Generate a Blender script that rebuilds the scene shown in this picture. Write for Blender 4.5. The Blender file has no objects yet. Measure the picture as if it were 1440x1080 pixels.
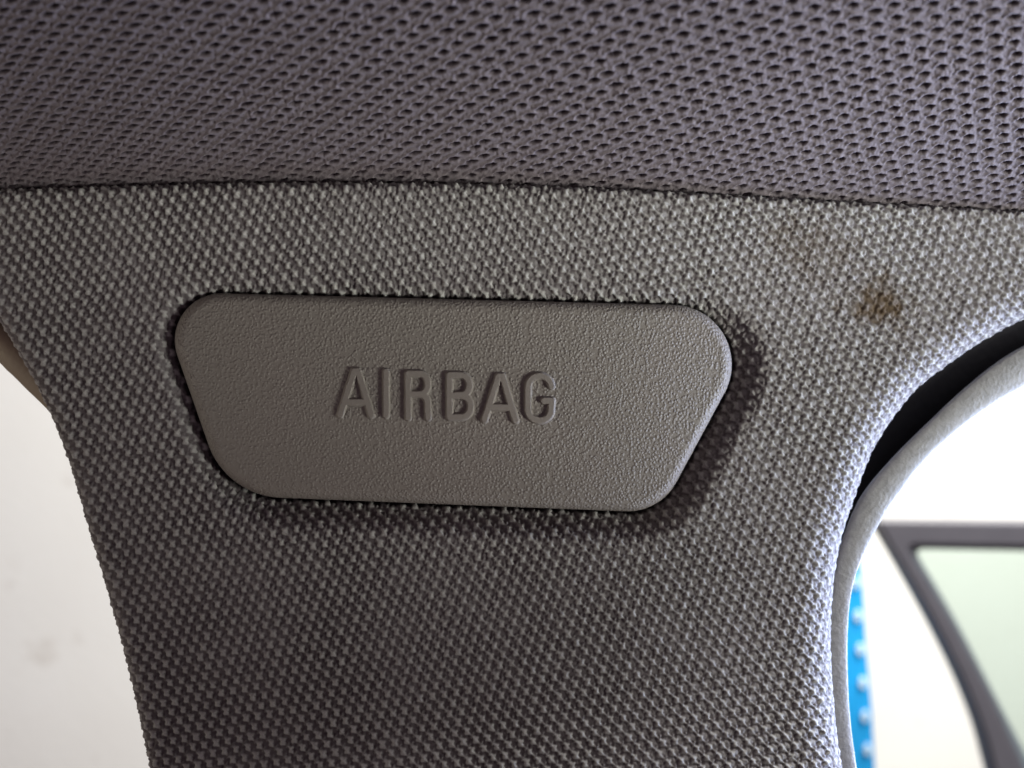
import bpy, math
import numpy as np
from mathutils import Vector

# ------------------------------------------------------------------ units
# The trim is laid out in a 1440-wide drawing; one drawing unit on the pillar
# face is S metres (the airbag cover comes out about 66 mm wide).
F = 1082.0
D = 0.090                       # camera to pillar face, metres
S = D / F

sc = bpy.context.scene
col = sc.collection
rng = np.random.default_rng(7)

# ------------------------------------------------------------------ camera
cam_d = bpy.data.cameras.new("camera")
cam = bpy.data.objects.new("camera", cam_d)
col.objects.link(cam)
cam.location = (0, -D, 0)
cam.rotation_euler = (math.radians(90), 0, 0)
cam_d.sensor_width = 36
cam_d.lens = 36 * F / 1440
cam_d.clip_start = 0.004
cam_d.clip_end = 50
cam_d.dof.use_dof = True
cam_d.dof.focus_distance = D
cam_d.dof.aperture_fstop = 19.0
sc.camera = cam

# ------------------------------------------------------------------ world + lamps
world = bpy.data.worlds.new("World")
sc.world = world
world.use_nodes = True
bg = world.node_tree.nodes["Background"]
bg.inputs[0].default_value = (1.0, 0.74, 0.89, 1)
bg.inputs[1].default_value = 0.15


def lamp(name, loc, aim, sx, sy, power, colr, spread=180):
    l = bpy.data.lights.new(name, 'AREA')
    l.shape = 'RECTANGLE'
    l.size, l.size_y = sx, sy
    l.energy = power
    l.color = colr
    l.spread = math.radians(spread)
    o = bpy.data.objects.new(name, l)
    col.objects.link(o)
    o.location = loc
    o.rotation_euler = (Vector(aim) - Vector(loc)).to_track_quat('-Z', 'Y').to_euler()
    return o


# daylight through the open door on the right, low and in front of the pillar
lamp("door_daylight", (0.27, -0.135, -0.055), (0.048, 0, 0.030), 0.11, 0.11, 0.066, (0.97, 1.0, 0.92), 24)
# skylight that comes past the open door beside the pillar edge
lamp("door_skylight", (0.45, 0.10, -0.06), (0.05, 0, -0.03), 0.22, 0.35, 12.0, (0.52, 0.64, 1.0))
# daylight through the window on the left
lamp("window_daylight", (-0.50, -0.10, -0.05), (0, 0, 0.01), 0.25, 0.3, 0.6, (1.0, 0.95, 0.76))
# daylight on the wall outside
lamp("outdoor_daylight", (1.1, 0.12, 1.9), (0.75, 1.9, -0.5), 1.4, 1.4, 280, (1.0, 0.985, 0.96))

sc.view_settings.view_transform = 'Standard'
sc.view_settings.look = 'None'
sc.view_settings.exposure = -0.08
sc.view_settings.gamma = 1


# ------------------------------------------------------------------ helpers
def at(px, py, y):
    """drawing point (px, py) carried to a depth of y drawing units behind the pillar face"""
    k = (F + y) / F * S
    return np.stack([(px - 720.0) * k, y * S + 0 * px, -(py - 540.0) * k], -1)


def mesh_obj(name, V, Fc, mat, parent=None, smooth=True, attrs=None):
    me = bpy.data.meshes.new(name)
    V = np.asarray(V, np.float32)
    Fc = np.asarray(Fc, np.int32)
    n, k = Fc.shape
    me.vertices.add(len(V))
    me.vertices.foreach_set("co", V.ravel())
    me.loops.add(n * k)
    me.loops.foreach_set("vertex_index", Fc.ravel())
    me.polygons.add(n)
    me.polygons.foreach_set("loop_start", np.arange(0, n * k, k, dtype=np.int32))
    me.polygons.foreach_set("use_smooth", np.full(n, smooth))
    for an, av in (attrs or {}).items():
        a = me.attributes.new(an, 'FLOAT', 'POINT')
        a.data.foreach_set("value", np.asarray(av, np.float32))
    me.update(calc_edges=True)
    me.validate()
    me.materials.append(mat)
    o = bpy.data.objects.new(name, me)
    col.objects.link(o)
    o.parent = parent
    return o


def thing(name, label, cat, group=None, loc=(0, 0, 0)):
    o = bpy.data.objects.new(name, None)
    o.empty_display_size = 0.01
    col.objects.link(o)
    tag(o, label, cat, group)
    return o


def tag(o, label, cat, group=None):
    o["label"] = label
    o["category"] = cat
    if group:
        o["group"] = group


def sstep(a, b, x):
    t = np.clip((x - a) / (b - a), 0, 1)
    return t * t * (3 - 2 * t)


def grid_faces(nr, nc, keep=None):
    i = np.arange(nr * nc).reshape(nr, nc)
    q = np.stack([i[:-1, :-1], i[1:, :-1], i[1:, 1:], i[:-1, 1:]], -1).reshape(-1, 4)
    if keep is not None:
        k = keep.ravel()
        q = q[k[q].all(1)]
    return q


def compact(V, Fc, attrs=None):
    used = np.zeros(len(V), bool)
    used[Fc.ravel()] = True
    m = np.cumsum(used) - 1
    return V[used], m[Fc], {k: v[used] for k, v in (attrs or {}).items()}


def normals(P):
    du = np.gradient(P, axis=1)
    dv = np.gradient(P, axis=0)
    n = np.cross(dv, du)
    n /= np.linalg.norm(n, axis=-1, keepdims=True) + 1e-20
    return n


def spacing(lo, hi, flo, fhi, fine, coarse):
    out = [np.arange(lo, flo, coarse), np.arange(flo, fhi, fine), np.arange(fhi, hi + coarse, coarse)]
    return np.concatenate(out)


def smooth2(a, n=1):
    for _ in range(n):
        a = (a + np.roll(a, 1, 0) + np.roll(a, -1, 0) + np.roll(a, 1, 1) + np.roll(a, -1, 1)) / 5
    return a


def catmull(pts, n=16):
    p = np.asarray(pts, float)
    p = np.vstack([2 * p[0] - p[1], p, 2 * p[-1] - p[-2]])
    out = []
    for i in range(1, len(p) - 2):
        t = np.linspace(0, 1, n, endpoint=False)[:, None]
        a, b, c, d = p[i - 1], p[i], p[i + 1], p[i + 2]
        out.append(0.5 * (2 * b + (c - a) * t + (2 * a - 5 * b + 4 * c - d) * t ** 2 + (3 * b - a - 3 * c + d) * t ** 3))
    out.append(p[-2][None])
    return np.vstack(out)


def foot(P, C):
    """signed distance (positive to the right of travel), foot point and unit normal for points P to polyline C"""
    lim = 260.0
    lo, hi = C.min(0) - lim, C.max(0) + lim
    coarse = C[::4]
    d2c = np.full(len(P), 1e18)
    for c_ in coarse:
        np.minimum(d2c, ((P - c_) ** 2).sum(1), out=d2c)
    close = d2c < lim ** 2
    if not close.all():
        d_, q_, n_ = foot(P[close], C) if close.any() else (0, 0, 0)
        dist = np.full(len(P), 0.0); q = np.zeros_like(P); nn = np.zeros_like(P)
        dist[close] = d_; q[close] = q_; nn[close] = n_
        far = ~close
        order = np.argsort(C[:, 1])
        xe = np.interp(P[far, 1], C[order, 1], C[order, 0])
        dist[far] = np.where(P[far, 0] < xe, 1, -1) * np.sqrt(d2c[far])
        return dist, q, nn
    A, B = C[:-1], C[1:]
    T = B - A
    L2 = (T ** 2).sum(1)
    best = np.full(len(P), 1e18)
    q = np.zeros_like(P)
    sg = np.zeros(len(P))
    nn = np.zeros_like(P)
    for a, t, l2 in zip(A, T, L2):
        w = np.clip(((P - a) @ t) / l2, 0, 1)
        f = a + w[:, None] * t
        d2 = ((P - f) ** 2).sum(1)
        m = d2 < best
        best[m] = d2[m]
        q[m] = f[m]
        n = np.array([-t[1], t[0]]) / math.sqrt(l2)
        sg[m] = np.sign((P[m] - f[m]) @ n)
        nn[m] = n
    return np.sqrt(best) * sg, q, nn


def vnoise(x, y, seed):
    """smooth value noise"""
    xi, yi = np.floor(x).astype(np.int64), np.floor(y).astype(np.int64)
    fx, fy = x - xi, y - yi
    fx, fy = fx * fx * (3 - 2 * fx), fy * fy * (3 - 2 * fy)

    def h(i, j):
        v = (i * 374761393 + j * 668265263 + seed * 1442695041) & 0xffffffff
        v = ((v ^ (v >> 13)) * 1274126177) & 0xffffffff
        return ((v ^ (v >> 16)) & 0xffff) / 65535.0
    return (h(xi, yi) * (1 - fx) * (1 - fy) + h(xi + 1, yi) * fx * (1 - fy)
            + h(xi, yi + 1) * (1 - fx) * fy + h(xi + 1, yi + 1) * fx * fy)


def hash2(i, j, seed):
    return vnoise(i.astype(float), j.astype(float), seed)


class Lattice:
    """weave coordinates: polynomial phases fitted to the repeat vectors measured along the cloth"""

    def __init__(self, samples, deg):
        self.ex = [(i, j) for i in range(deg + 1) for j in range(deg + 1 - i) if i + j > 0]
        rows, ra, rb = [], [], []
        for (x, y, a, b) in samples:
            J = np.linalg.inv(np.array([[a[0], b[0]], [a[1], b[1]]]))     # d(alpha,beta)/d(x,y)
            X, Y = (x - 720) / 500, (y - 540) / 500
            rows.append([i * X ** max(i - 1, 0) * Y ** j / 500 if i else 0 for i, j in self.ex]); ra.append(J[0, 0]); rb.append(J[1, 0])
            rows.append([j * X ** i * Y ** max(j - 1, 0) / 500 if j else 0 for i, j in self.ex]); ra.append(J[0, 1]); rb.append(J[1, 1])
        M = np.array(rows)
        reg = np.diag([1e-5 if i + j > 1 else 0 for i, j in self.ex])
        M2 = np.vstack([M, reg])
        z = np.zeros(len(self.ex))
        self.ca = np.linalg.lstsq(M2, np.concatenate([ra, z]), rcond=None)[0]
        self.cb = np.linalg.lstsq(M2, np.concatenate([rb, z]), rcond=None)[0]

    def __call__(self, x, y):
        X, Y = (x - 720) / 500, (y - 540) / 500
        al = np.zeros_like(X); be = np.zeros_like(X)
        g = [np.zeros_like(X) for _ in range(4)]
        for (i, j), p, q in zip(self.ex, self.ca, self.cb):
            m = X ** i * Y ** j
            al += p * m; be += q * m
            if i:
                mx = i * X ** (i - 1) * Y ** j / 500
                g[0] += p * mx; g[2] += q * mx
            if j:
                my = j * X ** i * Y ** (j - 1) / 500
                g[1] += p * my; g[3] += q * my
        det = g[0] * g[3] - g[1] * g[2]
        # columns a, b of the inverse
        a = (g[3] / det, -g[2] / det)
        b = (-g[1] / det, g[0] / det)
        return al, be, a, b


def seg(x, y, ax, ay, bx, by):
    tx, ty = bx - ax, by - ay
    w = np.clip(((x - ax) * tx + (y - ay) * ty) / (tx * tx + ty * ty + 1e-9), 0, 1)
    return np.hypot(x - ax - w * tx, y - ay - w * ty)


# ------------------------------------------------------------------ materials
def mat(name, color, rough=0.8, spec=0.3):
    m = bpy.data.materials.new(name)
    m.use_nodes = True
    nt = m.node_tree
    b = nt.nodes["Principled BSDF"]
    b.inputs["Base Color"].default_value = (*color, 1)
    b.inputs["Roughness"].default_value = rough
    b.inputs["Specular IOR Level"].default_value = spec
    return m, nt, b


def node(nt, typ, **kw):
    n = nt.nodes.new(typ)
    for k, v in kw.items():
        if k in ("blend_type", "data_type", "operation", "attribute_name", "feature", "distance", "noise_dimensions"):
            setattr(n, k, v)
        else:
            n.inputs[k].default_value = v
    return n


def noise(nt, scale, detail=2, rough=0.5, vec=None):
    n = node(nt, 'ShaderNodeTexNoise', Scale=scale, Detail=detail, Roughness=rough)
    if vec is None:
        tc = nt.nodes.new('ShaderNodeTexCoord')
        vec = tc.outputs['Object']
    nt.links.new(vec, n.inputs['Vector'])
    return n


def mixc(nt, fac, a, b, blend='MIX'):
    n = nt.nodes.new('ShaderNodeMix')
    n.data_type = 'RGBA'
    n.blend_type = blend
    for sock, v in ((n.inputs[0], fac), (n.inputs[6], a), (n.inputs[7], b)):
        if hasattr(v, 'is_linked'):
            nt.links.new(v, sock)
        elif isinstance(v, (int, float)):
            sock.default_value = v
        else:
            sock.default_value = (*v, 1)
    return n.outputs[2]


def ramp(nt, fac, stops):
    r = nt.nodes.new('ShaderNodeValToRGB')
    e = r.color_ramp.elements
    while len(e) < len(stops):
        e.new(0.5)
    for el, (p, v) in zip(e, stops):
        el.position = p
        el.color = (v, v, v, 1) if isinstance(v, (int, float)) else (*v, 1)
    nt.links.new(fac, r.inputs[0])
    return r.outputs[0]


def bump(nt, b, height, dist, strength=1.0, prev=None):
    n = node(nt, 'ShaderNodeBump', Strength=strength, Distance=dist)
    nt.links.new(height, n.inputs['Height'])
    if prev is not None:
        nt.links.new(prev, n.inputs['Normal'])
    nt.links.new(n.outputs[0], b.inputs['Normal'])
    return n.outputs[0]


def attr(nt, name):
    n = nt.nodes.new('ShaderNodeAttribute')
    n.attribute_name = name
    return n.outputs['Fac']


# pillar cloth: light on raised weave and shade in its pockets painted into colour
M_cloth, nt, b = mat("pillar_cloth", (0.25, 0.245, 0.235), 0.75, 0.25)
fib = noise(nt, 5200, 3, 0.7)
yarn = mixc(nt, attr(nt, "painted_light"), (0.090, 0.075, 0.078), (0.355, 0.350, 0.332))
yarn = mixc(nt, ramp(nt, fib.outputs[0], [(0.3, 0.0), (0.75, 1.0)]), yarn, (0.30, 0.295, 0.28), 'SOFT_LIGHT')
blot = noise(nt, 60, 3, 0.6)
yarn = mixc(nt, ramp(nt, blot.outputs[0], [(0.35, 0.0), (0.7, 0.35)]), yarn, (0.22, 0.20, 0.20))
yarn = mixc(nt, attr(nt, "stain"), yarn, (0.07, 0.042, 0.016))
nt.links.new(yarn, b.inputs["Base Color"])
bump(nt, b, fib.outputs[0], 0.00006, 0.7)

# headliner knit: mauve grey yarn, black foam showing in the eyelets
M_head, nt, b = mat("headliner_knit", (0.2, 0.17, 0.19), 0.85, 0.2)
fib = noise(nt, 4200, 3, 0.7)
kn = mixc(nt, ramp(nt, fib.outputs[0], [(0.3, 0.0), (0.8, 1.0)]), (0.118, 0.099, 0.105), (0.176, 0.150, 0.157))
kn = mixc(nt, attr(nt, "foam"), kn, (0.030, 0.020, 0.026))
nt.links.new(kn, b.inputs["Base Color"])
bump(nt, b, fib.outputs[0], 0.00007, 0.7)


# airbag cover: moulded plastic with a pebble grain
def plastic(name, ca, cb, grain):
    m, nt, b = mat(name, ca, 0.55, 0.35)
    big = noise(nt, 45, 3, 0.55)
    c = mixc(nt, ramp(nt, big.outputs[0], [(0.3, 0.0), (0.7, 1.0)]), ca, cb)
    nt.links.new(c, b.inputs["Base Color"])
    tc = nt.nodes.new('ShaderNodeTexCoord')
    wob = noise(nt, 1500, 1, 0.5)
    off = nt.nodes.new('ShaderNodeVectorMath')
    off.operation = 'MULTIPLY_ADD'
    off.inputs[1].default_value = (0.00025, 0.00025, 0.00025)
    nt.links.new(wob.outputs['Color'], off.inputs[0])
    nt.links.new(tc.outputs['Object'], off.inputs[2])
    g1 = node(nt, 'ShaderNodeTexVoronoi', Scale=3000, feature='SMOOTH_F1')
    g1.inputs['Smoothness'].default_value = 0.55
    nt.links.new(off.outputs[0], g1.inputs['Vector'])
    h = ramp(nt, g1.outputs['Distance'], [(0.10, 1.0), (0.62, 0.0)])
    g2 = noise(nt, 7000, 2, 0.6)
    n1 = bump(nt, b, h, 0.00011 * grain, 0.85)
    bump(nt, b, g2.outputs[0], 0.00003, 0.6, n1)
    return m


M_plast = plastic("grained_plastic", (0.176, 0.160, 0.140), (0.188, 0.165, 0.148), 1.0)
M_letter = plastic("letter_plastic", (0.184, 0.166, 0.146), (0.196, 0.172, 0.154), 0.2)

M_seal, nt, b = mat("seal_vinyl", (0.30, 0.30, 0.29), 0.6, 0.3)
w = noise(nt, 900, 3, 0.6)
nt.links.new(mixc(nt, ramp(nt, w.outputs[0], [(0.35, 0.0), (0.65, 1.0)]), (0.245, 0.243, 0.238), (0.30, 0.297, 0.29)), b.inputs["Base Color"])
w2 = noise(nt, 1800, 3, 0.6)
bump(nt, b, w2.outputs[0], 0.00018, 0.7)
M_tan, nt, b = mat("tan_vinyl", (0.25, 0.20, 0.135), 0.6, 0.3)
w = noise(nt, 1500, 3, 0.6)
bump(nt, b, w.outputs[0], 0.0001, 0.6)
M_black, nt, b = mat("black_rubber", (0.008, 0.007, 0.009), 0.75, 0.15)
w = noise(nt, 900, 2)
bump(nt, b, w.outputs[0], 0.0001, 0.4)
M_backing, nt, b = mat("dark_backing", (0.03, 0.027, 0.03), 0.85, 0.1)
w = noise(nt, 700, 2)
bump(nt, b, w.outputs[0], 0.0001, 0.4)

M_frame, nt, b = mat("door_frame_paint", (0.085, 0.083, 0.095), 0.45, 0.4)
w = noise(nt, 30, 3)
nt.links.new(mixc(nt, w.outputs[0], (0.075, 0.073, 0.085), (0.10, 0.097, 0.11)), b.inputs["Base Color"])
M_gasket, nt, b = mat("door_gasket", (0.03, 0.03, 0.035), 0.6, 0.3)
w = noise(nt, 200, 2)
bump(nt, b, w.outputs[0], 0.0003, 0.3)
M_bead, nt, b = mat("glass_edge_bead", (0.14, 0.17, 0.19), 0.4, 0.5)
w = noise(nt, 80, 2)
bump(nt, b, w.outputs[0], 0.0003, 0.2)
M_blue, nt, b = mat("blue_plastic", (0.015, 0.33, 0.72), 0.4, 0.4)
w = noise(nt, 20, 2)
nt.links.new(mixc(nt, w.outputs[0], (0.013, 0.32, 0.70), (0.02, 0.35, 0.76)), b.inputs["Base Color"])
M_white, nt, b = mat("white_plastic", (0.55, 0.74, 0.88), 0.4, 0.4)
w = noise(nt, 60, 2)
bump(nt, b, w.outputs[0], 0.0004, 0.2)

M_wall, nt, b = mat("white_plaster", (0.8, 0.79, 0.76), 0.9, 0.1)
w1 = noise(nt, 1.6, 4, 0.6)
c = mixc(nt, ramp(nt, w1.outputs[0], [(0.4, 0.0), (0.75, 0.5)]), (0.81, 0.81, 0.755), (0.74, 0.725, 0.66))
w2 = noise(nt, 7, 3, 0.6)
c = mixc(nt, ramp(nt, w2.outputs[0], [(0.62, 0.0), (0.76, 0.45)]), c, (0.50, 0.45, 0.38))
nt.links.new(c, b.inputs["Base Color"])
w3 = noise(nt, 60, 4)
bump(nt, b, w3.outputs[0], 0.003, 0.4)

M_glass = bpy.data.materials.new("tinted_glass")
M_glass.use_nodes = True
nt = M_glass.node_tree
nt.nodes.clear()
out = nt.nodes.new('ShaderNodeOutputMaterial')
tr = nt.nodes.new('ShaderNodeBsdfTransparent')
tr.inputs[0].default_value = (0.82, 0.88, 0.85, 1)
gl = nt.nodes.new('ShaderNodeBsdfGlossy')
gl.inputs['Roughness'].default_value = 0.03
mx = nt.nodes.new('ShaderNodeMixShader')
mx.inputs[0].default_value = 0.045
nt.links.new(tr.outputs[0], mx.inputs[1])
nt.links.new(gl.outputs[0], mx.inputs[2])
nt.links.new(mx.outputs[0], out.inputs[0])


# ------------------------------------------------------------------ outlines (drawing units)
seam_pts = catmull([(-500, 300), (-200, 280), (0, 269), (200, 263), (400, 259), (620, 260), (800, 265), (1000, 275), (1200, 286), (1440, 299), (1700, 318), (2000, 345)], 8)


def seam(x):
    return np.interp(x, seam_pts[:, 0], seam_pts[:, 1])


left_edge = catmull([(-420, 150), (-260, 240), (-130, 330), (-50, 398), (-3, 446), (22, 485), (45, 525), (66, 567), (86, 612), (105, 668), (126, 740), (150, 820), (175, 910), (194, 990), (213, 1080), (232, 1180), (250, 1300), (272, 1440), (300, 1640)], 5)
right_edge = catmull([(2000, 330), (1800, 365), (1640, 395), (1520, 415), (1440, 448), (1405, 465), (1362, 491), (1324, 518), (1292, 543), (1267, 571), (1242, 606), (1223, 640), (1207, 681), (1195, 716), (1182, 757), (1172, 810), (1167, 878), (1168, 938), (1175, 1027), (1183, 1080), (1198, 1180), (1216, 1300), (1238, 1440), (1268, 1640)], 5)


def offset(C, r):
    T = np.gradient(C, axis=0)
    n = np.stack([-T[:, 1], T[:, 0]], 1) / np.hypot(T[:, 0], T[:, 1])[:, None]
    return C + n * r


def rounded_poly(V, R, n=40):
    out = []
    m = len(V)
    for i in range(m):
        p, a, b = np.array(V[i], float), np.array(V[i - 1], float), np.array(V[(i + 1) % m], float)
        u, w = (a - p) / np.linalg.norm(a - p), (b - p) / np.linalg.norm(b - p)
        half = math.acos(np.clip(u @ w, -1, 1)) / 2
        r = R[i]
        c = p + (u + w) / np.linalg.norm(u + w) * r / math.sin(half)
        s, e = p + u * r / math.tan(half) - c, p + w * r / math.tan(half) - c
        t0, t1 = math.atan2(s[1], s[0]), math.atan2(e[1], e[0])
        dt = (t1 - t0 + math.pi) % (2 * math.pi) - math.pi
        th = t0 + dt * np.linspace(0, 1, n)
        out.append(c + r * np.stack([np.cos(th), np.sin(th)], 1))
    return np.vstack(out)


cover_outline = rounded_poly([(218, 410), (1084, 432), (928, 721), (318, 697)], [66, 84, 78, 112])


def resample(C, n):
    C = np.vstack([C, C[:1]])
    L = np.concatenate([[0], np.cumsum(np.hypot(*np.diff(C, axis=0).T))])
    t = np.linspace(0, L[-1], n, endpoint=False)
    return np.stack([np.interp(t, L, C[:, 0]), np.interp(t, L, C[:, 1])], 1)


cov = resample(cover_outline, 240)
cov_closed = np.vstack([cov, cov[:1]])


# macro relief of the pillar face: it leans towards the cabin near the roof and dips round the cover
def belly(x):
    return 0.24 * 110 * np.log1p(np.exp((x - 940) / 110)) + 0.00006 * np.minimum(x - 640, 0) ** 2


def pillar_relief(x, y):
    lean = -34 * sstep(470, 250, y) * (0.7 + 0.3 * sstep(470, 250, y))
    lower = -0.12 * 70 * np.log1p(np.exp((y - 760) / 70))
    return lean + lower + belly(x)


# ------------------------------------------------------------------ headliner
HL = Lattice([
    (60, 225, (24.8, 2.8), (-6.9, 7.8)), (60, 45, (30.4, 4.2), (-9.4, 11.5)),
    (380, 120, (29, 4.3), (-13, 10.5)), (720, 45, (30.8, 6.3), (-19.4, 12.1)),
    (720, 190, (28, 4.7), (-15.5, 8.8)), (720, 225, (26.1, 4.7), (-15.8, 7.7)),
    (1080, 100, (29.5, 6.4), (-22, 10.5)), (1380, 45, (28.9, 7.9), (-27.4, 9.7)),
    (1380, 225, (23.5, 5.7), (-22.1, 6.3)), (1250, 240, (24, 5.5), (-20, 6.8)),
    (300, 240, (25.3, 3.4), (-9.5, 7.5))], 3)

hx = spacing(-260, 1700, -25, 1465, 1.5, 3.5)
hr = spacing(-34, 430, -34, 315, 1.25, 3.0)       # distance above the seam
PX, RR = np.meshgrid(hx, hr)
up = np.maximum(RR, 0)
PY = seam(PX) - up
dep = F / (1 + 0.30 * up / 270 + 0.00003 * up) - F - 10
dep = dep + belly(PX) * np.exp(-up / 400) + 34 * sstep(0, -34, RR) + 3.0 * np.exp(-up / 6)
PY = PY + np.minimum(0, 0) + sstep(0, -34, RR) * 22
al, be, a, bb = HL(PX, np.clip(PY, -40, 400))
hh = np.zeros_like(PX)
foam = np.zeros_like(PX)
la = np.hypot(*a)
vp = np.abs(a[0] * bb[1] - a[1] * bb[0]) / la
for di in (-1, 0, 1):
    for dj in (-1, 0, 1):
        ia, ib = np.round(al) + di, np.round(be) + dj
        j1, j2, j3 = hash2(ia, ib, 3) - 0.5, hash2(ia, ib, 5) - 0.5, hash2(ia, ib, 9) - 0.5
        fa, fb = al - ia + 0.09 * j1, be - ib + 0.10 * j2
        x = fa * a[0] + fb * bb[0]
        y = fa * a[1] + fb * bb[1]
        t = math.radians(-13)
        xr, yr = x * math.cos(t) + y * math.sin(t), -x * math.sin(t) + y * math.cos(t)
        w_, h_ = la * (0.365 + 0.10 * j3), vp * (0.305 - 0.015 * sstep(900, 1300, PX))
        u = np.abs(xr / w_)
        v = np.abs(yr / h_)
        lens = np.clip(1 - u ** 1.7 - v ** 1.6, 0, 1)
        hh -= 6.5 * sstep(0, 0.75, lens)
        foam = np.maximum(foam, sstep(0.10, 0.42, lens))
        # yarn arching over the eyelet
        arc = yr + h_ * 1.45 * (1 - 0.55 * (xr / w_) ** 2)
        hh += 1.9 * np.exp(-(arc / (0.17 * vp)) ** 2) * np.exp(-(xr / (w_ * 1.1)) ** 4)
        arc2 = yr - h_ * 1.5 * (1 - 0.4 * (xr / w_) ** 2)
        hh += 0.8 * np.exp(-(arc2 / (0.2 * vp)) ** 2) * np.exp(-(xr / (w_ * 1.1)) ** 4)
        # pin-holes between eyelets, clearer towards the left
        dot = np.hypot((x - 0.5 * a[0] + 1.0) / 2.3, (y - 0.5 * a[1]) / 1.4)
        amt = 2.8 * sstep(800, 100, PX)
        hh -= amt * np.exp(-dot ** 2)
        foam = np.maximum(foam, 0.75 * sstep(800, 100, PX) * np.exp(-dot ** 2 * 1.4))
fibre = smooth2(rng.standard_normal(PX.shape), 1)
hh += 0.75 * fibre + 0.9 * (vnoise(PX / 3.2, PY / 1.7, 11) - 0.5)
base = at(PX, PY, dep)
N = normals(base)
if N[200, 500, 1] > 0:
    N = -N
V = base + N * (hh * S)[..., None]
Fc = grid_faces(*PX.shape)
V, Fc, at_ = compact(V.reshape(-1, 3), Fc, {"foam": foam.ravel()})
headliner = thing("headliner", "mauve grey perforated knit headliner above the dark seam", "headliner")
mesh_obj("knit_fabric", V, Fc, M_head, headliner, attrs=at_)
# foam board behind the knit
sx, sr = np.meshgrid(np.linspace(-260, 1700, 40), np.linspace(-34, 430, 16))
up = np.maximum(sr, 0)
bk = at(sx, seam(sx) - up + sstep(0, -34, sr) * 22, F / (1 + 0.30 * up / 270 + 0.00003 * up) - F - 10 + belly(sx) * np.exp(-up / 400) + 34 * sstep(0, -34, sr))
Nb = normals(bk)
if Nb[8, 20, 1] > 0:
    Nb = -Nb
f0, f1 = (bk - Nb * 14 * S).reshape(-1, 3), (bk - Nb * 60 * S).reshape(-1, 3)
gf = grid_faces(*sx.shape)
mesh_obj("foam_backing", np.vstack([f0, f1]), np.vstack([gf, gf + len(f0)]), M_backing, headliner)

# ------------------------------------------------------------------ pillar trim
PL = Lattice([
    (120, 445, (15.6, -3.6), (10.6, 10.7)), (260, 905, (16.6, -2.7), (11.8, 11.7)),
    (620, 1005, (16.9, -2.6), (12, 12.6)), (880, 805, (17.1, -3.1), (12.3, 13.1)),
    (1100, 905, (18.5, -4.2), (13.1, 11.0)), (1140, 565, (18.5, -2.2), (13.8, 13.0)),
    (920, 355, (17.7, -4.0), (11.2, 12.8)), (1340, 375, (17.7, -2.1), (11.9, 14.4)),
    (620, 355, (16.6, -3.8), (11.7, 13.1)), (620, 895, (16.8, -2.8), (11.8, 12.9))], 2)

gx = spacing(-330, 1760, -30, 1465, 1.4, 3.5)
gy = np.concatenate([np.arange(205, 1120, 1.4), np.arange(1120, 1560, 2.6)])
PX, PY = np.meshgrid(gx, gy)
shp = PX.shape
P0 = np.stack([PX.ravel(), PY.ravel()], 1)
RL, RRt, RT, RET = 15.0, 46.0, 7.0, 60.0
dR, qR, nR = foot(P0, offset(right_edge, RRt))       # travel is top to bottom: right of travel is the cabin side
dL, qL, nL = foot(P0, offset(left_edge, -RL))
eR = -dR if dR[(np.abs(P0 - [1600, 900]).sum(1)).argmin()] < 0 else dR
eL = -dL if dL[(np.abs(P0 - [0, 900]).sum(1)).argmin()] < 0 else dL
Q = P0.copy()
dy = np.zeros(len(Q))
TM = 1.66
for e, q, R in ((eR, qR, RRt), (eL, qL, RL)):
    m = e > 0
    dirv = (P0[m] - q[m]) / np.maximum(e[m], 1e-6)[:, None]
    ang = np.minimum(e[m] / R, TM)
    rest = np.maximum(e[m] - R * TM, 0)
    Q[m] = q[m] + dirv * (R * np.sin(ang) + rest * math.cos(TM))[:, None]
    dy[m] += R * (1 - np.cos(ang)) + rest * math.sin(TM)
keep = (eR < RRt * TM + RET) & (eL < RL * TM + RET)
# top edge turns back under the headliner
sm = seam(Q[:, 0]) + RT + 1.0
e = sm - Q[:, 1]
m = e > 0
ang = np.minimum(e[m] / RT, 1.6)
rest = np.maximum(e[m] - RT * 1.6, 0)
Q[m, 1] = sm[m] - RT * np.sin(ang)
dy[m] += RT * (1 - np.cos(ang)) + rest
keep &= e < RT * 1.6 + 26
# dip round the airbag cover
near = (P0[:, 0] > 120) & (P0[:, 0] < 1200) & (P0[:, 1] > 320) & (P0[:, 1] < 830)
g = np.full(len(P0), 999.0)
gd, gq, gn = foot(P0[near], cov_closed)
ins = np.zeros(near.sum(), bool)
cx, cy = P0[near].T
x1, y1 = cov_closed[:-1].T
x2, y2 = cov_closed[1:].T
for k in range(len(x1)):
    if y1[k] == y2[k]:
        continue
    c = ((y1[k] > cy) != (y2[k] > cy)) & (cx < (x2[k] - x1[k]) * (cy - y1[k]) / (y2[k] - y1[k]) + x1[k])
    ins ^= c
g[near] = np.where(ins, -np.abs(gd), np.abs(gd))
dirg = np.zeros_like(P0)
dirg[near] = (P0[near] - gq) / np.maximum(np.abs(gd), 1e-6)[:, None] * np.where(ins, -1, 1)[:, None]
wR, wT, wB, wL = (np.clip(dirg[:, 0], 0, 1) ** 2, np.clip(-dirg[:, 1], 0, 1) ** 2, np.clip(dirg[:, 1], 0, 1) ** 2, np.clip(-dirg[:, 0], 0, 1) ** 2)
wid = 45 * wR + 16 * wT + 38 * wB + 24 * wL + 1e-3
dpt = 31 * wR + 13 * wT + 34 * wB + 16 * wL
gg = np.maximum(g, 0)
dip = dpt * sstep(1.25, 0, gg / wid) + 14 * sstep(7, 0, g) ** 1.5 + np.maximum(-g, 0) * 1.2
dip[g > 200] = 0
keep &= g > -9
relief = pillar_relief(Q[:, 0], Q[:, 1]) + dip + dy

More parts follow.
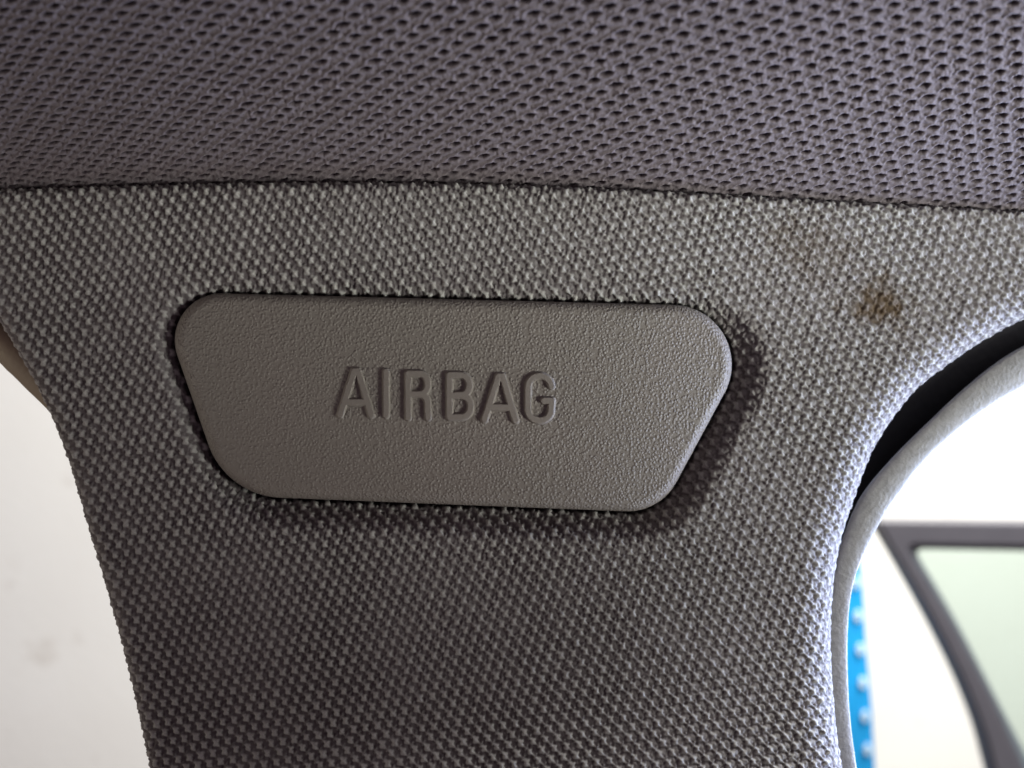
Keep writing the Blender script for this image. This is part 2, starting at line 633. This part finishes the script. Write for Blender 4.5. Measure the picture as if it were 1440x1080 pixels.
# weave relief
al, be, a, bb = PL(PX, PY)
hh = np.full(shp, -9.0)
yarn = np.zeros(shp)  # light painted on raised tops and threads, pockets left dark
# door side: blocky floats, painted lighter as if lit; window side: loose stars
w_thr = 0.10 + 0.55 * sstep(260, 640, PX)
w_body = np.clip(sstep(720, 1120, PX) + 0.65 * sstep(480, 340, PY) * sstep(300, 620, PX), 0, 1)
jx = 1.3 * (vnoise(PX / 9, PY / 9, 21) - 0.5)
jy = 1.3 * (vnoise(PX / 9, PY / 9, 22) - 0.5)
for di in (-1, 0, 1):
    for dj in (-1, 0, 1):
        ia, ib = np.round(al) + di, np.round(be) + dj
        j1, j2 = hash2(ia, ib, 31) - 0.5, hash2(ia, ib, 37) - 0.5
        fa, fb = al - ia, be - ib
        x = fa * a[0] + fb * bb[0] + jx
        y = fa * a[1] + fb * bb[1] + jy
        th = np.arctan2(y, x)
        r = np.hypot((x - 0.10 * y) / 4.3, y / 7.2) * (1 + 0.24 * np.cos(4 * th) + 0.18 * j1)
        nub = (4.6 + 1.4 * j2) * (1 - sstep(0.15, 1.15, r))
        # diagonal thread running from float to float
        d = seg(x, y, 0, 0, bb[0], bb[1])
        thr = (2.4 + 0.9 * w_thr + 0.8 * j1) * np.exp(-(d / 1.5) ** 2)
        rb = np.hypot((x - 4.5) / 7.0, (y + 2.5) / 6.0)
        blk = 2.6 * w_body * (1 - sstep(0.35, 1.1, rb))
        # short raised loop up and to the left
        d2 = seg(x, y, -6.2, -2.5, -3.2, -9.5)
        loop = (3.2 + 1.4 * j1) * np.exp(-(d2 / 1.35) ** 2)
        # low cross thread
        d3 = seg(x, y, 0, 0, a[0] - bb[0], a[1] - bb[1])
        crs = 1.6 * np.exp(-(d3 / 1.8) ** 2)
        hh = np.maximum(hh, np.maximum(np.maximum(nub, crs), np.maximum(np.maximum(thr, blk), loop)))
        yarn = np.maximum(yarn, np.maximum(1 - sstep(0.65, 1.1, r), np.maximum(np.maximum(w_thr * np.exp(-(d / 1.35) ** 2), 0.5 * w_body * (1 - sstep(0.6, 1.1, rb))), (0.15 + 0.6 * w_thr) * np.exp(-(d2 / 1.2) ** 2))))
hh *= (1 - 0.6 * sstep(0.55, 1.3, eR / RRt)).reshape(shp) * (1 - 0.35 * sstep(0.3, 1.2, eL / RL)).reshape(shp)
strand = vnoise((PX + 0.25 * PY) / 1.9, PY / 6.5, 41) - 0.5
fibre = smooth2(rng.standard_normal(shp), 1)
hh = 0.88 * hh + 1.4 * strand + 0.8 * fibre
base = at(Q[:, 0], Q[:, 1], relief).reshape(*shp, 3)
N = normals(base)
if N[400, 600, 1] > 0:
    N = -N
V = base + N * (hh * S)[..., None]
# rust-brown soiling on the cloth
sd = np.hypot((PX - 1238) / 58, (PY - 429) / 40)
stain = sstep(1.25, 0.25, sd + 0.9 * (vnoise(PX / 14, PY / 14, 51) - 0.5)) * (0.6 + 0.5 * vnoise(PX / 7, PY / 7, 52))
sd2 = np.hypot((PX - 1140) / 75, (PY - 350) / 55)
stain = np.maximum(stain, 0.34 * sstep(1.2, 0.2, sd2 + 1.2 * (vnoise(PX / 18, PY / 18, 53) - 0.5)))
stain = np.clip(stain, 0, 0.9)
Fc = grid_faces(*shp, keep=keep.reshape(shp))
V, Fc, at_ = compact(V.reshape(-1, 3), Fc, {"painted_light": yarn.ravel(), "stain": stain.ravel()})
pillar = thing("pillar_trim", "grey woven pillar trim panel with a brown spot below the headliner", "pillar trim")
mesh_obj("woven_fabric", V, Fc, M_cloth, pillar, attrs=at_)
# moulded carrier behind the cloth
ys = np.linspace(300, 1555, 60)
le, re_ = left_edge[np.argsort(left_edge[:, 1])], right_edge[np.argsort(right_edge[:, 1])]
xl = np.interp(ys, le[:, 1], le[:, 0]) + 24
xr = np.interp(ys, re_[:, 1], re_[:, 0]) - 62
tt = np.linspace(0, 1, 14)
cxx = xl[:, None] * (1 - tt) + xr[:, None] * tt
cyy = np.repeat(ys[:, None], 14, 1)
z0 = at(cxx, cyy, 62 + pillar_relief(cxx, cyy)).reshape(-1, 3)
z1 = at(cxx, cyy, 96 + pillar_relief(cxx, cyy)).reshape(-1, 3)
gf = grid_faces(60, 14)
mesh_obj("carrier_panel", np.vstack([z0, z1]), np.vstack([gf, gf + len(z0)]), M_backing, pillar)

# ------------------------------------------------------------------ airbag cover
cover = thing("airbag_cover", "smooth grey-brown plastic cover plate with raised capital letters", "airbag cover")
ctr = np.array([640.0, 566.0])


def cover_face(x, y):
    u, v = (x - 640) / 400, (y - 566) / 150
    return -7.0 - 5.0 * (1 - u * u) - 4.0 * (1 - v * v) + belly(x)


n_out = 480
O = resample(cover_outline, n_out)
T = np.roll(O, -1, 0) - np.roll(O, 1, 0)
nrm = np.stack([T[:, 1], -T[:, 0]], 1) / np.hypot(*T.T)[:, None]
if ((O - ctr) * nrm).sum() < 0:
    nrm = -nrm
rings = []
RB = 15.0
for k in range(-3, 13):                     # turned-down edge
    if k < 0:
        q = O - nrm * 0.0
        yv = cover_face(*(O - nrm * RB).T) + RB * 1.15 - k * 7.0
    else:
        t = k / 12 * math.pi / 2
        q = O - nrm * RB * (1 - math.cos(t))
        yv = cover_face(*(O - nrm * RB).T) + RB * 1.15 * (1 - math.sin(t))
    rings.append(at(q[:, 0], q[:, 1], yv))
I0 = O - nrm * RB
for k in range(1, 61):
    s = 1 - k / 61
    q = ctr + (I0 - ctr) * s
    rings.append(at(q[:, 0], q[:, 1], cover_face(*q.T)))
nr = len(rings)
V = np.vstack(rings + [at(np.array([ctr[0]]), np.array([ctr[1]]), cover_face(*ctr[:, None]))])
idx = np.arange(nr * n_out).reshape(nr, n_out)
nx = np.roll(idx, -1, 1)
Fc = np.stack([idx[:-1], nx[:-1], nx[1:], idx[1:]], -1).reshape(-1, 4)
cap = np.stack([idx[-1, 0::2], idx[-1, 1::2], np.roll(idx[-1, 0::2], -1), np.full(n_out // 2, nr * n_out)], -1)
Fc = np.vstack([Fc, cap])
mesh_obj("cover_plate", V, Fc, M_plast, cover)

# raised letters
HW = 4.1


def arcpts(cx_, cy_, rx, ry, t0, t1, n=14):
    t = np.radians(np.linspace(t0, t1, n))
    return list(zip(cx_ + rx * np.cos(t), cy_ + ry * np.sin(t)))


def letter_A(x0, y0):
    # x0 outer left foot, y0 top; cap height 69, width 52
    return [[(x0 + 5, y0 + 66), (x0 + 24.5, y0 + 5), (x0 + 30, y0 + 5), (x0 + 48.5, y0 + 67)], [(x0 + 12, y0 + 48.5), (x0 + 42, y0 + 49)]]


letters = [
    letter_A(473.5, 517),
    [[(543, 523), (543, 584)]],
    [[(574, 587), (574, 525.5)], [(574, 525.5), (591, 525.5)] + arcpts(591, 540, 10.5, 14.3, -90, 90) + [(574, 554.5)],
     [(590, 554.5)] + arcpts(591, 567, 10.5, 12, -80, 0) + [(602, 587.5)]],
    [[(632, 586), (632, 527.5)], [(632, 527.5), (649, 527.5)] + arcpts(649, 541.5, 11.5, 14, -90, 90) + [(632, 556)],
     [(649, 556)] + arcpts(649.5, 571.5, 12.5, 15, -90, 90) + [(632, 586.5)]],
    letter_A(676.5, 524),
    [[(775.5, 543)] + arcpts(759, 544, 16.5, 15.5, -5, -180) + [(742.5, 575)] + arcpts(759, 575.5, 16.5, 15.8, 180, 20) + [(776, 563.5)], [(765, 563.5), (776, 563.5)]],
]
for st in letters:
    allp = np.array([p for s_ in st for p in s_], float)
    x0, y0 = allp.min(0) - 12
    x1_, y1_ = allp.max(0) + 12
    X, Y = np.meshgrid(np.arange(x0, x1_, 0.75), np.arange(y0, y1_, 0.75))
    dd = np.full(X.shape, 99.0)
    for s_ in st:
        for p, q in zip(s_[:-1], s_[1:]):
            dd = np.minimum(dd, seg(X, Y, p[0], p[1], q[0], q[1]))
    wob = 0.5 * (vnoise(X / 6, Y / 6, 61) - 0.5)
    hgt = 6.0 * sstep(HW + 2.8, HW - 0.4, dd + wob)
    kp = dd < HW + 5.5
    V = at(X, Y, cover_face(X, Y) + 0.7 - hgt).reshape(-1, 3)
    Fc = grid_faces(*X.shape, keep=kp)
    V, Fc, _ = compact(V, Fc)
    mesh_obj("letter", V, Fc, M_letter, cover)

# ------------------------------------------------------------------ seals
def tube(name, path, half, depth, m, parent, flat=0.9, nseg=24, wrinkle=0.0):
    """swept bulb: path in drawing units, half width, depth behind the pillar face"""
    T = np.gradient(path, axis=0)
    n = np.stack([-T[:, 1], T[:, 0]], 1) / np.hypot(T[:, 0], T[:, 1])[:, None]
    th = np.linspace(0, 2 * math.pi, nseg, endpoint=False)
    P = []
    L = np.concatenate([[0], np.cumsum(np.hypot(*np.diff(path, axis=0).T))])
    for i in range(len(path)):
        wv = half[i] * (1 + wrinkle * (vnoise(np.full(nseg, L[i] / 6.0), th * 2.0, 77) - 0.5))
        o = path[i] + n[i] * (wv * np.cos(th))[:, None]
        P.append(at(o[:, 0], o[:, 1], depth[i] - wv * flat * np.sin(th)))
    V = np.vstack(P)
    idx = np.arange(len(V)).reshape(len(path), nseg)
    nx = np.roll(idx, -1, 1)
    Fc = np.stack([idx[:-1], nx[:-1], nx[1:], idx[1:]], -1).reshape(-1, 4)
    return mesh_obj(name, V, Fc, m, parent)


def by_len(C, n):
    L = np.concatenate([[0], np.cumsum(np.hypot(*np.diff(C, axis=0).T))])
    t = np.linspace(0, L[-1], n)
    return np.stack([np.interp(t, L, C[:, 0]), np.interp(t, L, C[:, 1])], 1)


seal_in = by_len(catmull([(1760, 352), (1640, 395), (1530, 440), (1440, 486), (1399, 511), (1349, 552), (1311, 588), (1267, 631), (1232, 669), (1207, 703), (1186, 754), (1170, 812), (1158, 880), (1154, 940), (1158, 1027), (1166, 1080), (1180, 1180), (1198, 1290), (1222, 1440), (1252, 1640)], 8), 260)
seal_out = by_len(catmull([(1790, 420), (1670, 450), (1550, 490), (1440, 543), (1384, 576), (1330, 618), (1293, 655), (1265, 692), (1243, 725), (1222, 764), (1207, 798), (1196, 840), (1192, 893), (1192, 938), (1194, 991), (1198.5, 1035), (1204.5, 1080), (1220, 1180), (1240, 1290), (1266, 1440), (1298, 1640)], 8), 260)
path = np.array([0.5 * (p + seal_in[np.hypot(*(seal_in - p).T).argmin()]) for p in seal_out])
half = np.array([0.5 * np.hypot(*(seal_in - p).T).min() for p in seal_out])
k = np.ones(9) / 9
half = np.convolve(np.pad(half, 4, 'edge'), k, 'valid')
seal = thing("door_seal", "curved grey vinyl door seal with a black gap, right of the pillar", "door seal")
dep_s = 62.0 + belly(path[:, 0])
tube("sealing_bulb", path, half, dep_s, M_seal, seal, 0.34, 36, 0.015)
# black channel between the trim edge and the bulb
pe = by_len(right_edge, 400)
inner = np.array([pe[np.hypot(*(pe - p).T).argmin()] for p in path])
dirn = (path - inner) / (np.hypot(*(path - inner).T)[:, None] + 1e-6)
cols_ = []
for t, yy in ((0.0, 150), (0.5, 158), (1.0, 150)):
    q = (inner - dirn * 40) * (1 - t) + (path + dirn * 2) * t
    cols_.append(at(q[:, 0], q[:, 1], yy + belly(q[:, 0])))
for t, yy in ((1.0, 175), (0.0, 175)):
    q = (inner - dirn * 40) * (1 - t) + (path + dirn * 2) * t
    cols_.append(at(q[:, 0], q[:, 1], yy + belly(q[:, 0])))
V = np.stack(cols_, 1).reshape(-1, 3)
idx = np.arange(len(V)).reshape(len(path), 5)
nx = np.roll(idx, -1, 1)
Fc = np.stack([idx[:-1], nx[:-1], nx[1:], idx[1:]], -1).reshape(-1, 4)
mesh_obj("channel", V, Fc, M_black, seal)
cols_ = []
for w_, yy in ((-9, 105), (9, 105), (9, 172), (-9, 172)):
    q = path + dirn * w_
    cols_.append(at(q[:, 0], q[:, 1], yy + belly(q[:, 0])))
V = np.stack(cols_, 1).reshape(-1, 3)
idx = np.arange(len(V)).reshape(len(path), 4)
nx = np.roll(idx, -1, 1)
Fc = np.stack([idx[:-1], nx[:-1], nx[1:], idx[1:]], -1).reshape(-1, 4)
mesh_obj("clamping_strip", V, Fc, M_black, seal)

wseal = thing("window_seal", "sliver of tan seal at the left edge behind the pillar", "window seal")
wp = by_len(catmull([(-420, 150), (-260, 268), (-130, 370), (-40, 446), (5, 483), (46, 522), (84, 560), (132, 612), (168, 690), (205, 840), (235, 960), (268, 1120), (290, 1280), (316, 1440), (346, 1640)], 8), 160)
tube("sealing_lip", wp, np.full(len(wp), 24.0), np.full(len(wp), 75.0), M_tan, wseal, 0.9, 20, 0.05)

# ------------------------------------------------------------------ open door beyond
def slab(name, C, d0, d1, m, parent, bev=0.0):
    """closed outline C (drawing units as seen at d0) given real thickness between distances d0 and d1 (metres from the lens)"""
    C = np.asarray(C, float)
    n = len(C)
    y0 = (d0 / S) - F
    k0 = d0 / F
    X, Z = (C[:, 0] - 720) * k0, -(C[:, 1] - 540) * k0
    V = np.vstack([np.stack([X, np.full(n, d0 - D), Z], 1), np.stack([X, np.full(n, d1 - D), Z], 1)])
    me = bpy.data.meshes.new(name)
    fc = [list(range(n)), list(range(2 * n - 1, n - 1, -1))] + [[i, i + n, (i + 1) % n + n, (i + 1) % n] for i in range(n)]
    me.from_pydata(V.tolist(), [], fc)
    me.update()
    me.materials.append(m)
    o = bpy.data.objects.new(name, me)
    col.objects.link(o)
    o.parent = parent
    if bev:
        bm_ = o.modifiers.new("bevel", 'BEVEL')
        bm_.width = bev
        bm_.segments = 3
    return o


def band(name, A, B, d0, d1, m, parent, bev):
    """open band between polylines A (outer) and B (inner)"""
    return slab(name, np.vstack([A, B[::-1]]), d0, d1, m, parent, bev)


DD = 0.90
door = thing("open_car_door", "top corner of an open car door with dark window frame, at right", "car door")


def corner(p_top, v, p_side, r, n=8):
    """polyline: from p_top to the vertex v (rounded by r) then to p_side"""
    v, a_, b_ = map(np.array, (v, p_top, p_side))
    v = v.astype(float)
    u = (a_ - v) / np.linalg.norm(a_ - v)
    w = (b_ - v) / np.linalg.norm(b_ - v)
    out_ = [a_.astype(float)]
    for t in np.linspace(0, 1, n):
        out_.append((1 - t) ** 2 * (v + u * r) + 2 * t * (1 - t) * v + t * t * (v + w * r))
    out_.append(b_.astype(float))
    return np.array(out_)


def side(top, crn, pts, r):
    """frame edge: along the top rail, round the corner, then down the curved stile"""
    head = corner(top, crn, pts[0], r)
    return np.vstack([head[:-1], catmull(pts, 6)])


outer = side((1900, 741), (1233, 733), [(1262, 782), (1289, 829), (1313, 872), (1336, 916), (1355, 955), (1371, 992), (1386, 1032), (1398, 1075), (1414, 1140), (1442, 1290)], 12)
mid = side((1900, 776), (1276, 766), [(1288, 790), (1312, 829), (1336, 870), (1361, 916), (1381, 955), (1400, 992), (1418, 1032), (1437, 1075), (1462, 1140), (1504, 1290)], 14)
inn = side((1900, 784), (1286, 772), [(1298, 793), (1321, 831), (1345, 873), (1368, 916), (1388, 955), (1407, 992), (1428, 1032), (1450, 1075), (1478, 1140), (1526, 1290)], 14)
gls = side((1900, 780), (1281, 769), [(1293, 791), (1317, 830), (1341, 872), (1365, 916), (1385, 955), (1404, 992), (1423, 1032), (1444, 1075), (1470, 1140), (1515, 1290)], 14)
band("window_frame", outer, mid, DD, DD + 0.03, M_frame, door, 0.003)
band("glass_bead", mid, inn, DD + 0.008, DD + 0.024, M_bead, door, 0.0008)
g_ = slab("window_glass", np.vstack([gls, [(1900, 1290)]]), DD + 0.014, DD + 0.018, M_glass, door)

# ------------------------------------------------------------------ blue strip with studs
DBL = 1.15
blue = thing("blue_strip", "bright blue plastic strip with a row of white dots behind the seal", "plastic strip")
slab("strip", [(1150, 776), (1209, 776), (1215, 834), (1219, 908), (1227, 997), (1231, 1080), (1241, 1200), (1150, 1200)], DBL, DBL + 0.006, M_blue, blue, 0.002)
for i in range(8):
    cx_, cy_ = 1204.0 + 3.35 * i, 820 + 47.0 * i
    t = np.linspace(0, 2 * math.pi, 24, endpoint=False)
    slab("stud", np.stack([cx_ + 5.4 * np.cos(t), cy_ + 8.6 * np.sin(t)], 1), DBL - 0.004, DBL - 0.0005, M_white, blue, 0.0015)

# ------------------------------------------------------------------ wall outside
WY = 1.95
n1, n2 = 60, 40
X, Z = np.meshgrid(np.linspace(-3.2, 3.4, n1), np.linspace(-1.35, 2.4, n2))
V = np.stack([X, WY + 0.004 * (vnoise(X * 3, Z * 3, 91) - 0.5), Z], -1).reshape(-1, 3)
B = V.copy()
B[:, 1] = WY + 0.2
gf = grid_faces(n2, n1)
wall = mesh_obj("wall", np.vstack([V, B]), np.vstack([gf, gf + len(V)]), M_wall)
tag(wall, "bright white plaster wall far behind the pillar and door", "wall")
